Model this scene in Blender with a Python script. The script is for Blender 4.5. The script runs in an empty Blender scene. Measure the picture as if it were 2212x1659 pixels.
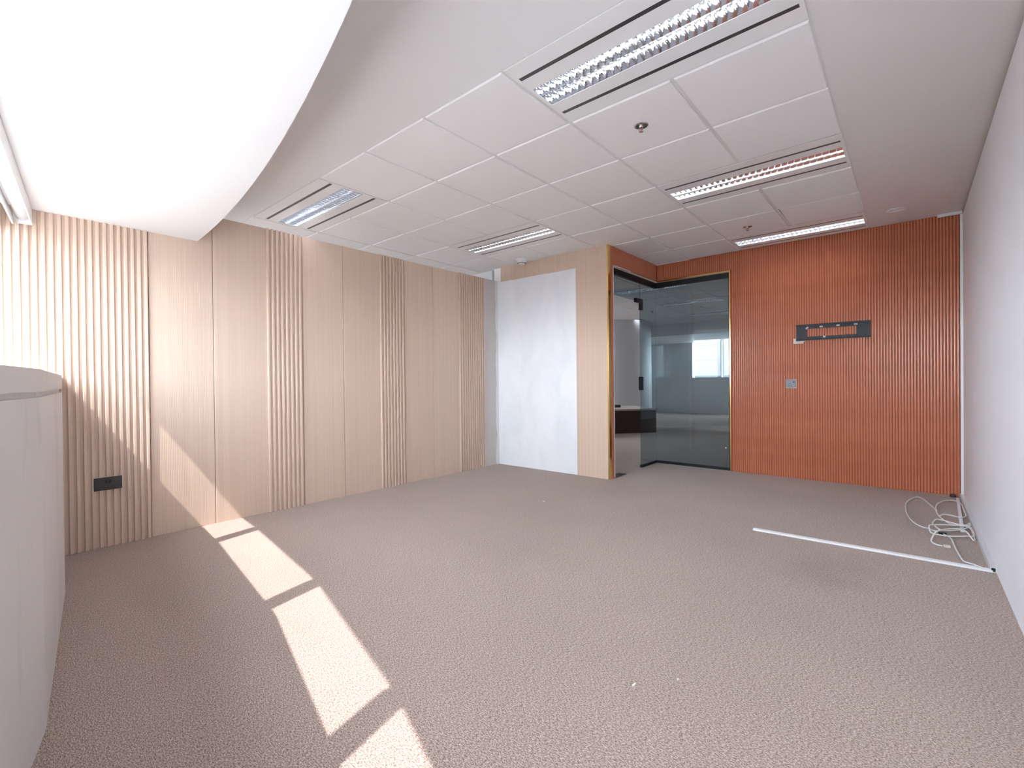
import bpy, bmesh, math, random
from mathutils import Vector, Matrix
random.seed(7)
S = bpy.context.scene
COL = S.collection

# ------------------------------------------------------------------ camera
CAMZ = 1.107
F_PX = 1013.35
cam_d = bpy.data.cameras.new('camera')
cam_d.sensor_fit = 'HORIZONTAL'
cam_d.sensor_width = 36.0
cam_d.lens = F_PX / 2212.0 * 36.0
cam_d.clip_start = 0.02
cam_d.clip_end = 400
cam = bpy.data.objects.new('camera', cam_d)
COL.objects.link(cam)
CR = Vector((0.76127755, 0.6483492, -0.00999003))
CU = Vector((0.00339685, 0.01141882, 0.99992903))
CF = Vector((-0.64841726, 0.76125746, -0.00649054))
mw = Matrix.Identity(4)
for k in range(3):
    mw[k][0], mw[k][1], mw[k][2] = CR[k], CU[k], -CF[k]
mw[2][3] = CAMZ
cam.matrix_world = mw
S.camera = cam

# ------------------------------------------------------------------ sky, sun, exposure
W = bpy.data.worlds.new('sky')
S.world = W
W.use_nodes = True
bg = W.node_tree.nodes['Background']
_n, _l = W.node_tree.nodes, W.node_tree.links
_tc = _n.new('ShaderNodeTexCoord'); _sx = _n.new('ShaderNodeSeparateXYZ'); _rp = _n.new('ShaderNodeValToRGB')
_l.new(_tc.outputs['Generated'], _sx.inputs[0])
_mr = _n.new('ShaderNodeMapRange'); _mr.inputs[1].default_value = -1; _mr.inputs[2].default_value = 1
_l.new(_sx.outputs['Z'], _mr.inputs[0]); _l.new(_mr.outputs[0], _rp.inputs['Fac']); _l.new(_rp.outputs['Color'], bg.inputs[0])
_e = _rp.color_ramp.elements                      # hazy city ground below the horizon, pale sky above
_e[0].position = 0.46; _e[0].color = (0.205, 0.215, 0.225, 1)
_e[1].position = 0.52; _e[1].color = (0.80, 0.90, 1.0, 1)
bg.inputs[1].default_value = 12.5
sun_d = bpy.data.lights.new('sun', 'SUN')
sun_d.energy = 6.2
sun_d.angle = 0.009
sun_d.color = (1.0, 0.97, 0.95)
sun = bpy.data.objects.new('sun', sun_d)
COL.objects.link(sun)
sun.location = (2, -6, 10)
sun.rotation_euler = Vector((-0.24, 1.0, -1.45)).to_track_quat('-Z', 'Y').to_euler()
S.view_settings.view_transform = 'Standard'
S.view_settings.look = 'None'
S.view_settings.gamma = 1.0
S.view_settings.use_curve_mapping = False
S.view_settings.exposure = 0.70
TUBE = 16.0          # fluorescent tubes: lamps are off, glow added as fill light

# ------------------------------------------------------------------ measures (metres)
XL, XR = -4.21, 0.36          # left and right wall faces
YW, YR = 4.667, 5.97          # white wall and red wall faces
XS = -2.555                   # side of the door recess
ZC = 2.618                    # ceiling
ZL = 2.435                    # top of the left partition
ZB = 2.215                    # underside of the bulkhead
GX0, GY0, GD, GE = -3.3136, 1.72, 0.6, 0.6045   # ceiling grid

# ------------------------------------------------------------------ materials
MATS = {}
def newmat(name):
    m = bpy.data.materials.new(name)
    m.use_nodes = True
    nt = m.node_tree
    b = nt.nodes['Principled BSDF']
    MATS[name] = m
    return m, nt, b

def plain(name, col, rough=0.5, metal=0.0, spec=0.5, noise=0.0, nscale=8.0, bump=0.0, bscale=60.0):
    m, nt, b = newmat(name)
    b.inputs['Base Color'].default_value = (*col, 1)
    b.inputs['Roughness'].default_value = rough
    b.inputs['Metallic'].default_value = metal
    b.inputs['Specular IOR Level'].default_value = spec
    tc = nt.nodes.new('ShaderNodeTexCoord')
    if noise:
        n = nt.nodes.new('ShaderNodeTexNoise')
        n.inputs['Scale'].default_value = nscale
        n.inputs['Detail'].default_value = 5
        nt.links.new(tc.outputs['Object'], n.inputs['Vector'])
        r = nt.nodes.new('ShaderNodeValToRGB')
        r.color_ramp.elements[0].position = 0.3
        r.color_ramp.elements[1].position = 0.7
        r.color_ramp.elements[0].color = (*[c * (1 - noise) for c in col], 1)
        r.color_ramp.elements[1].color = (*[min(1, c * (1 + noise * 0.6)) for c in col], 1)
        nt.links.new(n.outputs['Fac'], r.inputs['Fac'])
        nt.links.new(r.outputs['Color'], b.inputs['Base Color'])
    if bump:
        n2 = nt.nodes.new('ShaderNodeTexNoise')
        n2.inputs['Scale'].default_value = bscale
        n2.inputs['Detail'].default_value = 4
        nt.links.new(tc.outputs['Object'], n2.inputs['Vector'])
        bp = nt.nodes.new('ShaderNodeBump')
        bp.inputs['Strength'].default_value = bump
        bp.inputs['Distance'].default_value = 0.002
        nt.links.new(n2.outputs['Fac'], bp.inputs['Height'])
        nt.links.new(bp.outputs['Normal'], b.inputs['Normal'])
    return m

def mapping(nt, scale, coord='Object'):
    tc = nt.nodes.new('ShaderNodeTexCoord')
    mp = nt.nodes.new('ShaderNodeMapping')
    mp.inputs['Scale'].default_value = scale
    nt.links.new(tc.outputs[coord], mp.inputs['Vector'])
    return mp

def grain(name, c0, c1, scale, rough=0.55, spec=0.4, bump=0.0, detail=6, lo=0.3, hi=0.7, dist=0.0005):
    """stretched noise: wood-like vertical grain"""
    m, nt, b = newmat(name)
    mp = mapping(nt, scale)
    n = nt.nodes.new('ShaderNodeTexNoise')
    n.inputs['Scale'].default_value = 1.0
    n.inputs['Detail'].default_value = detail
    n.inputs['Roughness'].default_value = 0.65
    nt.links.new(mp.outputs[0], n.inputs['Vector'])
    r = nt.nodes.new('ShaderNodeValToRGB')
    r.color_ramp.elements[0].position, r.color_ramp.elements[1].position = lo, hi
    r.color_ramp.elements[0].color, r.color_ramp.elements[1].color = (*c0, 1), (*c1, 1)
    nt.links.new(n.outputs['Fac'], r.inputs['Fac'])
    nt.links.new(r.outputs['Color'], b.inputs['Base Color'])
    b.inputs['Roughness'].default_value = rough
    b.inputs['Specular IOR Level'].default_value = spec
    if bump:
        bp = nt.nodes.new('ShaderNodeBump')
        bp.inputs['Strength'].default_value = bump
        bp.inputs['Distance'].default_value = dist
        nt.links.new(n.outputs['Fac'], bp.inputs['Height'])
        nt.links.new(bp.outputs['Normal'], b.inputs['Normal'])
    return m

BE0, BE1 = (0.61, 0.445, 0.345), (0.72, 0.555, 0.445)
def ribbed(name, c0, c1, period):
    m, nt, b = newmat(name)
    tc = nt.nodes.new('ShaderNodeTexCoord'); sx = nt.nodes.new('ShaderNodeSeparateXYZ')
    nt.links.new(tc.outputs['Object'], sx.inputs[0])
    ax = nt.nodes.new('ShaderNodeMath'); ax.operation = 'ADD'
    nt.links.new(sx.outputs['X'], ax.inputs[0]); nt.links.new(sx.outputs['Y'], ax.inputs[1])
    ml = nt.nodes.new('ShaderNodeMath'); ml.operation = 'MULTIPLY'; ml.inputs[1].default_value = 2 * math.pi / period
    sn = nt.nodes.new('ShaderNodeMath'); sn.operation = 'SINE'
    nt.links.new(ax.outputs[0], ml.inputs[0]); nt.links.new(ml.outputs[0], sn.inputs[0])
    mp = mapping(nt, (60, 60, 0.3))
    n = nt.nodes.new('ShaderNodeTexNoise'); n.inputs['Scale'].default_value = 1; n.inputs['Detail'].default_value = 4
    nt.links.new(mp.outputs[0], n.inputs['Vector'])
    mix = nt.nodes.new('ShaderNodeMath'); mix.operation = 'MULTIPLY_ADD'; mix.inputs[1].default_value = 0.22
    nt.links.new(sn.outputs[0], mix.inputs[0]); nt.links.new(n.outputs['Fac'], mix.inputs[2])
    r = nt.nodes.new('ShaderNodeValToRGB')
    r.color_ramp.elements[0].position, r.color_ramp.elements[1].position = 0.1, 0.9
    r.color_ramp.elements[0].color, r.color_ramp.elements[1].color = (*c0, 1), (*c1, 1)
    nt.links.new(mix.outputs[0], r.inputs['Fac']); nt.links.new(r.outputs['Color'], b.inputs['Base Color'])
    b.inputs['Roughness'].default_value = 0.5; b.inputs['Specular IOR Level'].default_value = 0.4
    bp = nt.nodes.new('ShaderNodeBump'); bp.inputs['Strength'].default_value = 0.15; bp.inputs['Distance'].default_value = 0.0008
    nt.links.new(sn.outputs[0], bp.inputs['Height']); nt.links.new(bp.outputs['Normal'], b.inputs['Normal'])
ribbed('beige_panel', BE0, BE1, 0.0110)
grain('beige_batten', (0.645, 0.48, 0.375), (0.695, 0.53, 0.425), (60, 60, 0.4), detail=3)
grain('red_flute', (0.49, 0.145, 0.068), (0.62, 0.220, 0.120), (70, 70, 3.5), rough=0.26, spec=0.8, detail=5)
plain('red_back', (0.36, 0.09, 0.04), 0.6)
plain('white_paint', (0.88, 0.87, 0.87), 0.55, noise=0.03, nscale=2.5)
plain('bulkhead_paint', (0.83, 0.82, 0.825), 0.38, spec=0.5)
plain('right_paint', (0.84, 0.84, 0.88), 0.5, noise=0.03, nscale=3.0)
plain('tile_white', (0.89, 0.875, 0.88), 0.75, spec=0.2, bump=0.15, bscale=220)
plain('grid_white', (0.80, 0.785, 0.78), 0.5)
plain('plate_white', (0.86, 0.86, 0.865), 0.4)
plain('void_dark', (0.03, 0.03, 0.03), 0.9)
plain('slot_dark', (0.05, 0.05, 0.058), 0.35)
plain('black_metal', (0.014, 0.015, 0.018), 0.45, spec=0.3)
plain('bracket_black', (0.05, 0.05, 0.06), 0.5, spec=0.25)
plain('gold', (1.0, 0.70, 0.28), 0.14, metal=1.0)
plain('mirror_alu', (0.88, 0.90, 0.93), 0.10, metal=1.0)
plain('alu', (0.74, 0.75, 0.78), 0.4, metal=0.3)
plain('chrome', (0.55, 0.54, 0.54), 0.15, metal=1.0)
plain('plastic_white', (0.82, 0.82, 0.83), 0.35)
plain('cable_white', (0.74, 0.73, 0.72), 0.5)
plain('red_bulb', (0.5, 0.03, 0.02), 0.1)
plain('gap_brown', (0.22, 0.19, 0.18), 0.8)
plain('tape', (0.66, 0.60, 0.52), 0.7)
plain('black_plastic', (0.022, 0.019, 0.022), 0.25, spec=0.6)
plain('grey_plastic', (0.13, 0.13, 0.16), 0.3, spec=0.6)
plain('hole_black', (0.004, 0.004, 0.004), 0.6)
plain('knob_brown', (0.05, 0.012, 0.008), 0.35)
plain('column_paint', (0.78, 0.78, 0.80), 0.5)
plain('bench_brown', (0.045, 0.018, 0.012), 0.45)
plain('bench_top', (0.48, 0.42, 0.36), 0.5, noise=0.1, nscale=6)
plain('tower_pale', (0.062, 0.066, 0.073), 0.8, noise=0.05, nscale=0.2)
plain('tower_band', (0.035, 0.06, 0.075), 0.5)
plain('tower_joint', (0.035, 0.035, 0.04), 0.8)
plain('paper', (0.8, 0.79, 0.76), 0.8)

# scuffed parapet paint
def scuffed(name, col, dark, scale, lo, hi):
    m, nt, b = newmat(name)
    mp = mapping(nt, scale)
    n = nt.nodes.new('ShaderNodeTexNoise')
    n.inputs['Scale'].default_value = 1.0
    n.inputs['Detail'].default_value = 7
    n.inputs['Distortion'].default_value = 0.4
    nt.links.new(mp.outputs[0], n.inputs['Vector'])
    r = nt.nodes.new('ShaderNodeValToRGB')
    r.color_ramp.elements[0].position, r.color_ramp.elements[1].position = lo, hi
    r.color_ramp.elements[0].color, r.color_ramp.elements[1].color = (*dark, 1), (*col, 1)
    nt.links.new(n.outputs['Fac'], r.inputs['Fac'])
    nt.links.new(r.outputs['Color'], b.inputs['Base Color'])
    b.inputs['Roughness'].default_value = 0.5
    return m
scuffed('parapet_paint', (0.70, 0.67, 0.66), (0.62, 0.59, 0.58), (9, 9, 2.0), 0.30, 0.42)
scuffed('infill_paint', (0.90, 0.90, 0.92), (0.82, 0.83, 0.87), (3.5, 3.5, 1.6), 0.36, 0.60)

# plaster strip: bare plaster and a ragged white edge
m, nt, b = newmat('plaster_strip')
tc = nt.nodes.new('ShaderNodeTexCoord')
sx = nt.nodes.new('ShaderNodeSeparateXYZ')
nt.links.new(tc.outputs['Object'], sx.inputs[0])
n = nt.nodes.new('ShaderNodeTexNoise'); n.inputs['Scale'].default_value = 3.0; n.inputs['Detail'].default_value = 5
nt.links.new(tc.outputs['Object'], n.inputs['Vector'])
ma = nt.nodes.new('ShaderNodeMath'); ma.operation = 'MULTIPLY_ADD'
ma.inputs[1].default_value = 0.12
nt.links.new(n.outputs['Fac'], ma.inputs[0]); nt.links.new(sx.outputs['Y'], ma.inputs[2])
gt = nt.nodes.new('ShaderNodeMath'); gt.operation = 'GREATER_THAN'; gt.inputs[1].default_value = 4.68
nt.links.new(ma.outputs[0], gt.inputs[0])
mx = nt.nodes.new('ShaderNodeMix'); mx.data_type = 'RGBA'
mx.inputs[6].default_value = (0.60, 0.545, 0.525, 1); mx.inputs[7].default_value = (0.80, 0.79, 0.78, 1)
nt.links.new(gt.outputs[0], mx.inputs[0]); nt.links.new(mx.outputs[2], b.inputs['Base Color'])
b.inputs['Roughness'].default_value = 0.7

# carpet
m, nt, b = newmat('carpet')
mp = mapping(nt, (1, 1, 1))
n1 = nt.nodes.new('ShaderNodeTexNoise'); n1.inputs['Scale'].default_value = 210; n1.inputs['Detail'].default_value = 3
mp2 = mapping(nt, (90, 400, 90))
n2 = nt.nodes.new('ShaderNodeTexNoise'); n2.inputs['Scale'].default_value = 1; n2.inputs['Detail'].default_value = 3
n3 = nt.nodes.new('ShaderNodeTexNoise'); n3.inputs['Scale'].default_value = 0.9; n3.inputs['Detail'].default_value = 4
nt.links.new(mp.outputs[0], n1.inputs['Vector']); nt.links.new(mp2.outputs[0], n2.inputs['Vector']); nt.links.new(mp.outputs[0], n3.inputs['Vector'])
ad = nt.nodes.new('ShaderNodeMath'); ad.operation = 'ADD'
nt.links.new(n1.outputs['Fac'], ad.inputs[0]); nt.links.new(n2.outputs['Fac'], ad.inputs[1])
hf = nt.nodes.new('ShaderNodeMath'); hf.operation = 'MULTIPLY'; hf.inputs[1].default_value = 0.5
nt.links.new(ad.outputs[0], hf.inputs[0])
r = nt.nodes.new('ShaderNodeValToRGB')
r.color_ramp.elements[0].position, r.color_ramp.elements[1].position = 0.40, 0.60
r.color_ramp.elements[0].color = (0.165, 0.110, 0.088, 1)
r.color_ramp.elements[1].color = (0.560, 0.445, 0.395, 1)
e = r.color_ramp.elements.new(0.5); e.color = (0.345, 0.257, 0.219, 1)
nt.links.new(hf.outputs[0], r.inputs['Fac'])
# a soft walked-in smudge with its own place and shape
vd = nt.nodes.new('ShaderNodeVectorMath'); vd.operation = 'DISTANCE'; vd.inputs[1].default_value = (-0.42, 3.17, 0)
dn = nt.nodes.new('ShaderNodeTexNoise'); dn.inputs['Scale'].default_value = 4; dn.inputs['Detail'].default_value = 4
nt.links.new(mp.outputs[0], dn.inputs['Vector'])
nt.links.new(mp.outputs[0], vd.inputs[0])
da = nt.nodes.new('ShaderNodeMath'); da.operation = 'MULTIPLY_ADD'; da.inputs[1].default_value = -0.55
nt.links.new(dn.outputs['Fac'], da.inputs[0]); nt.links.new(vd.outputs['Value'], da.inputs[2])
mr = nt.nodes.new('ShaderNodeMapRange'); mr.inputs[1].default_value = -0.22; mr.inputs[2].default_value = 0.08
mr.inputs[3].default_value = 0.86; mr.inputs[4].default_value = 1.0
nt.links.new(da.outputs[0], mr.inputs[0])
mr2 = nt.nodes.new('ShaderNodeMapRange'); mr2.inputs[1].default_value = 0.3; mr2.inputs[2].default_value = 0.7
mr2.inputs[3].default_value = 0.93; mr2.inputs[4].default_value = 1.05
nt.links.new(n3.outputs['Fac'], mr2.inputs[0])
mm = nt.nodes.new('ShaderNodeMath'); mm.operation = 'MULTIPLY'
nt.links.new(mr.outputs[0], mm.inputs[0]); nt.links.new(mr2.outputs[0], mm.inputs[1])
vs = nt.nodes.new('ShaderNodeVectorMath'); vs.operation = 'SCALE'
nt.links.new(r.outputs['Color'], vs.inputs[0]); nt.links.new(mm.outputs[0], vs.inputs['Scale'])
nt.links.new(vs.outputs[0], b.inputs['Base Color'])
b.inputs['Roughness'].default_value = 0.95
b.inputs['Specular IOR Level'].default_value = 0.1
b.inputs['Sheen Weight'].default_value = 0.15
bp = nt.nodes.new('ShaderNodeBump'); bp.inputs['Strength'].default_value = 0.6; bp.inputs['Distance'].default_value = 0.004
nt.links.new(hf.outputs[0], bp.inputs['Height']); nt.links.new(bp.outputs['Normal'], b.inputs['Normal'])

def glass(name, tint, base=0.04, gain=0.96):
    m, nt, b = newmat(name)
    nt.nodes.remove(b)
    out = nt.nodes['Material Output']
    tr = nt.nodes.new('ShaderNodeBsdfTransparent'); tr.inputs[0].default_value = (*tint, 1)
    gl = nt.nodes.new('ShaderNodeBsdfGlossy'); gl.inputs['Roughness'].default_value = 0.0
    gl.inputs[0].default_value = (0.95, 0.98, 1, 1)
    lw = nt.nodes.new('ShaderNodeLayerWeight'); lw.inputs[0].default_value = 0.5
    pw = nt.nodes.new('ShaderNodeMath'); pw.operation = 'POWER'; pw.inputs[1].default_value = 5
    nt.links.new(lw.outputs['Facing'], pw.inputs[0])
    ml = nt.nodes.new('ShaderNodeMath'); ml.operation = 'MULTIPLY_ADD'; ml.inputs[1].default_value = gain; ml.inputs[2].default_value = base
    nt.links.new(pw.outputs[0], ml.inputs[0])
    mx = nt.nodes.new('ShaderNodeMixShader')
    nt.links.new(ml.outputs[0], mx.inputs[0]); nt.links.new(tr.outputs[0], mx.inputs[1]); nt.links.new(gl.outputs[0], mx.inputs[2])
    nt.links.new(mx.outputs[0], out.inputs[0])
    return m
glass('clear_glass', (0.98, 0.99, 0.99), 0.02, 0.5)
glass('door_glass', (0.70, 0.77, 0.79), 0.028, 0.9)

m, nt, b = newmat('tube_fill_glow')
b.inputs['Base Color'].default_value = (0.9, 0.92, 0.95, 1)
b.inputs['Emission Color'].default_value = (0.96, 0.97, 1.0, 1)
b.inputs['Emission Strength'].default_value = TUBE

# ------------------------------------------------------------------ mesh helpers
class MB:
    def __init__(s): s.v = []; s.f = []; s.smooth = []
    def add(s, verts, faces, smooth=False):
        o = len(s.v)
        s.v += [tuple(v) for v in verts]
        s.f += [tuple(i + o for i in f) for f in faces]
        s.smooth += [smooth] * len(faces)
        return s
    def box(s, x0, x1, y0, y1, z0, z1):
        return s.add([(x0, y0, z0), (x1, y0, z0), (x1, y1, z0), (x0, y1, z0), (x0, y0, z1), (x1, y0, z1), (x1, y1, z1), (x0, y1, z1)],
                     [(3, 2, 1, 0), (4, 5, 6, 7), (0, 1, 5, 4), (1, 2, 6, 5), (2, 3, 7, 6), (3, 0, 4, 7)])
    def prism(s, poly, a, b, axis='z', smooth=False, caps=True):
        """poly: 2D outline; axis z -> (x,y), y -> (x,z), x -> (y,z)"""
        def P(u, w, t):
            return {'z': (u, w, t), 'y': (u, t, w), 'x': (t, u, w)}[axis]
        n = len(poly)
        vs = [P(u, w, a) for u, w in poly] + [P(u, w, b) for u, w in poly]
        fs = [(i, (i + 1) % n, (i + 1) % n + n, i + n) for i in range(n)]
        o = len(s.v)
        s.add(vs, fs, smooth)
        if caps:
            s.f += [tuple(o + i for i in reversed(range(n))), tuple(o + n + i for i in range(n))]
            s.smooth += [False, False]
        return s
    def lathe(s, prof, seg=24, c=(0, 0, 0), smooth=True):
        vs = []; fs = []
        for r_, z in prof:
            for k in range(seg):
                a = 2 * math.pi * k / seg
                vs.append((c[0] + r_ * math.cos(a), c[1] + r_ * math.sin(a), c[2] + z))
        for i in range(len(prof) - 1):
            for k in range(seg):
                k2 = (k + 1) % seg
                fs.append((i * seg + k, i * seg + k2, (i + 1) * seg + k2, (i + 1) * seg + k))
        return s.add(vs, fs, smooth)
    def tube(s, pts, r_, seg=8, closed=False):
        pts = [Vector(p) for p in pts]
        vs = []; fs = []
        n = len(pts)
        for i, p in enumerate(pts):
            t = (pts[min(i + 1, n - 1)] - pts[max(i - 1, 0)]).normalized()
            up = Vector((0, 0, 1)) if abs(t.z) < 0.95 else Vector((1, 0, 0))
            a = t.cross(up).normalized(); b_ = a.cross(t)
            for k in range(seg):
                w = 2 * math.pi * k / seg
                vs.append(p + a * (r_ * math.cos(w)) + b_ * (r_ * math.sin(w)))
        for i in range(n - 1):
            for k in range(seg):
                k2 = (k + 1) % seg
                fs.append((i * seg + k, i * seg + k2, (i + 1) * seg + k2, (i + 1) * seg + k))
        s.add(vs, fs, True)
        o = len(s.v) - n * seg
        s.f += [tuple(o + k for k in range(seg)), tuple(o + (n - 1) * seg + k for k in reversed(range(seg)))]
        s.smooth += [False, False]
        return s
    def mesh(s, name, mat, bevel=0.0):
        me = bpy.data.meshes.new(name)
        me.from_pydata(s.v, [], s.f)
        bm = bmesh.new(); bm.from_mesh(me)
        bmesh.ops.recalc_face_normals(bm, faces=bm.faces)
        if bevel:
            bmesh.ops.bevel(bm, geom=[e for e in bm.edges if e.is_manifold and e.calc_face_angle(0) > 0.6], offset=bevel, segments=2, affect='EDGES', profile=0.6)
        bm.to_mesh(me); bm.free()
        if not bevel:
            for p, sm in zip(me.polygons, s.smooth): p.use_smooth = sm
        me.materials.append(MATS[mat])
        return me

def tag(o, label=None, cat=None, group=None, kind=None):
    if label: o['label'] = label
    if cat: o['category'] = cat
    if group: o['group'] = group
    if kind: o['kind'] = kind
    return o

def put(name, me, parent=None, loc=(0, 0, 0), rot=(0, 0, 0), **kw):
    o = bpy.data.objects.new(name, me)
    COL.objects.link(o)
    o.parent = parent
    o.location = loc
    o.rotation_euler = rot
    return tag(o, **kw)

def obj(name, mb, mat, parent=None, loc=(0, 0, 0), rot=(0, 0, 0), bevel=0.0, **kw):
    return put(name, mb.mesh(name, mat, bevel), parent, loc, rot, **kw)

def empty(name, loc=(0, 0, 0), rot=(0, 0, 0), **kw):
    o = bpy.data.objects.new(name, None)
    COL.objects.link(o)
    o.location = loc
    o.rotation_euler = rot
    o.empty_display_size = 0.1
    return tag(o, **kw)

def copy_tree(o, parent=None, loc=None):
    c = o.copy(); COL.objects.link(c); c.parent = parent
    if loc is not None: c.location = loc
    for ch in list(o.children): copy_tree(ch, c)
    return c

ST = 'structure'

# ------------------------------------------------------------------ facade line
FV = [(-7.25, 0.44), (-5.98, 0.51), (-4.72, 0.475), (-3.447, 0.348), (-2.13, 0.165), (-0.97, -0.125), (0.16, -0.53), (0.50, -0.71)]
def offset(line, d):
    """move a polyline outwards (towards -y) by d"""
    out = []
    n = len(line)
    for i in range(n):
        ns = []
        for a, b_ in ((i - 1, i), (i, i + 1)):
            if a < 0 or b_ >= n: continue
            t = Vector((line[b_][0] - line[a][0], line[b_][1] - line[a][1])).normalized()
            ns.append(Vector((t.y, -t.x)))
        nn = sum(ns, Vector((0, 0))).normalized()
        k = d / nn.dot(ns[0])
        out.append((line[i][0] + nn.x * k, line[i][1] + nn.y * k))
    return out
def ribbon(mb, inner, outer, z0, z1):
    poly = list(inner) + list(reversed(outer))
    n = len(inner); N = len(poly)
    vs = [(x, y, z0) for x, y in poly] + [(x, y, z1) for x, y in poly]
    fs = []
    for i in range(n - 1):
        fs.append((i, i + 1, N - 2 - i, N - 1 - i))
        fs.append((N + N - 1 - i, N + N - 2 - i, N + i + 1, N + i))
    for i in range(N):
        j = (i + 1) % N
        fs.append((i, j, j + N, i + N))
    mb.add(vs, fs)

# ------------------------------------------------------------------ floor
mb = MB(); mb.box(-7.5, 0.6, -0.95, 16.0, -0.1, 0.0)
obj('floor', mb, 'carpet', label='brown flecked office carpet covering the whole floor', cat='floor', kind=ST)

# ------------------------------------------------------------------ parapet, sill, facade windows
wf = MB()
ribbon(wf, FV, offset(FV, 0.34), 0.0, 1.070)
ribbon(wf, offset(FV, 0.012), offset(FV, 0.34), 1.070, 1.088)
obj('wall_front', wf, 'parapet_paint', label='scuffed off-white low wall beneath the windows', cat='wall', kind=ST)
ws = MB(); ribbon(ws, FV, offset(FV, 0.34), 1.088, 1.160)
obj('trim_1', ws, 'parapet_paint', label='thick off-white sill ledge on top of the low window wall', cat='window sill', kind=ST)

GL = offset(FV, 0.30)
ZH = 2.075
for i in range(len(FV) - 1):
    a, b_ = Vector(GL[i]), Vector(GL[i + 1])
    t = (b_ - a); L = t.length; ang = math.atan2(t.y, t.x)
    w = empty('window_%d' % (i + 1), (a.x, a.y, 1.16), (0, 0, ang),
              label=['far left facade window beyond the partition', 'facade window beside the beige partition, outer side', 'facade window meeting the beige battened wall',
                     'second facade window from the beige battened wall', 'third facade window from the beige battened wall', 'facade window behind the viewpoint', 'narrow facade window against the white right wall'][i], cat='window', kind=ST)
    m_ = MB(); m_.box(0.03, L - 0.03, -0.006, 0.006, 0.03, ZH - 1.16)
    obj('pane', m_, 'clear_glass', w)
    m_ = MB(); m_.box(0, L, -0.03, 0.03, ZH - 1.16, 2.30 - 1.16)
    obj('head_rail', m_, 'plate_white', w)
    m_ = MB(); m_.box(0, L, -0.03, 0.03, 0.0, 0.03)
    obj('bottom_rail', m_, 'plate_white', w)
    m_ = MB(); m_.box(-0.034, 0.034, -0.06, 0.06, 0.0, ZH - 1.16)
    obj('mullion', m_, 'plate_white', w)

# ------------------------------------------------------------------ bulkhead (curved dropped soffit)
def by(x): return -0.0354335 * x * x - 0.34469488 * x + 0.37774652
bx = [-7.25 + k * (0.46 + 7.25) / 60 for k in range(61)]
inner = [(x, by(x)) for x in bx]
outer = []
go = offset(FV, 0.345)
for x in bx:
    for i in range(len(go) - 1):
        if go[i][0] <= x <= go[i + 1][0] + 1e-6:
            k = (x - go[i][0]) / (go[i + 1][0] - go[i][0])
            outer.append((x, go[i][1] + k * (go[i + 1][1] - go[i][1]))); break
    else:
        outer.append((x, go[-1][1] if x > 0 else go[0][1]))
mbk = MB(); ribbon(mbk, inner, outer, ZB, 2.70)
obj('ceiling_bulkhead', mbk, 'bulkhead_paint', label='smooth white lowered ceiling with a curved edge along the windows', cat='ceiling', kind=ST)

# ------------------------------------------------------------------ right wall
mb = MB(); mb.box(XR, XR + 0.12, -1.0, 6.2, 0, 2.588)
obj('wall_right', mb, 'right_paint', label='plain white painted wall on the right', cat='wall', kind=ST)
mb = MB(); mb.box(XR + 0.012, XR + 0.12, -1.0, 6.2, 2.588, 2.66)
obj('trim_2', mb, 'gap_brown', label='thin brown-grey shadow gap along the top of the right wall', cat='trim', kind=ST)
mb = MB()
mb.prism([(XR, 0.0), (XR - 0.026, 0.0), (XR - 0.026, 0.028), (XR - 0.023, 0.030), (XR, 0.030)], 3.76, 5.955, 'y')
bs = obj('baseboard_right', mb, 'alu', label='slim aluminium skirting channel at the foot of the right wall', cat='baseboard', kind=ST)
mb = MB(); mb.box(XR - 0.021, XR - 0.004, 3.757, 3.7605, 0.005, 0.025)
obj('open_end', mb, 'hole_black', bs)
mb = MB(); mb.box(XR - 0.018, XR, 5.93, 5.97, 0.03, 2.588)
obj('trim_3', mb, 'plastic_white', label='white metal edge strip in the corner beside the red wall', cat='trim', kind=ST)
mb = MB(); mb.box(0.19, XR - 0.002, 5.925, 5.948, 2.592, 2.617)
obj('trim_4', mb, 'plastic_white', label='short white channel offcut at the top right corner of the red wall', cat='trim', kind=ST)

# ------------------------------------------------------------------ left partition with beige panels
mb = MB(); mb.box(-4.34, XL - 0.012, -0.0, 4.69, 0, ZL - 0.004)
wl = obj('wall_left', mb, 'beige_panel', label='beige partition clad in ribbed panels and groups of raised battens', cat='wall', kind=ST)
flat = [(0.02, 0.886), (0.889, 1.300), (1.303, 1.706), (1.706, 2.018), (2.021, 2.420), (2.423, 2.832), (2.832, 3.140), (3.143, 3.544), (3.547, 3.947), (3.947, 4.408)]
for y0, y1 in flat:
    m_ = MB()
    c = 0.003
    m_.prism([(XL - 0.012, y0), (XL - c, y0), (XL, y0 + c), (XL, y1 - c), (XL - c, y1), (XL - 0.012, y1)], 0.0, ZL, 'z')
    obj('panel', m_, 'beige_panel', wl)
bt = MB(); d = 0.015; hw = 0.0102
bt.prism([(0, -hw), (d - 0.002, -hw + 0.0005), (d, -hw + 0.003), (d, hw - 0.003), (d - 0.002, hw - 0.0005), (0, hw)], 0, ZL + 0.003, 'z')
btm = bt.mesh('batten', 'beige_batten')
groups = [[0.872 - 0.0375 * k for k in range(23)], [1.718 + 0.0393 * k for k in range(8)], [2.843 + 0.0390 * k for k in range(8)], [3.963 + 0.0383 * k for k in range(12)]]
for g in groups:
    for y in g:
        put('batten', btm, wl, (XL, y, 0))
mb = MB(); mb.box(XL - 0.012, XL - 0.004, 4.410, 4.69, 0, ZL + 0.006)
obj('plaster_strip', mb, 'plaster_strip', wl, label='bare plaster strip with a ragged white edge')

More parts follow.
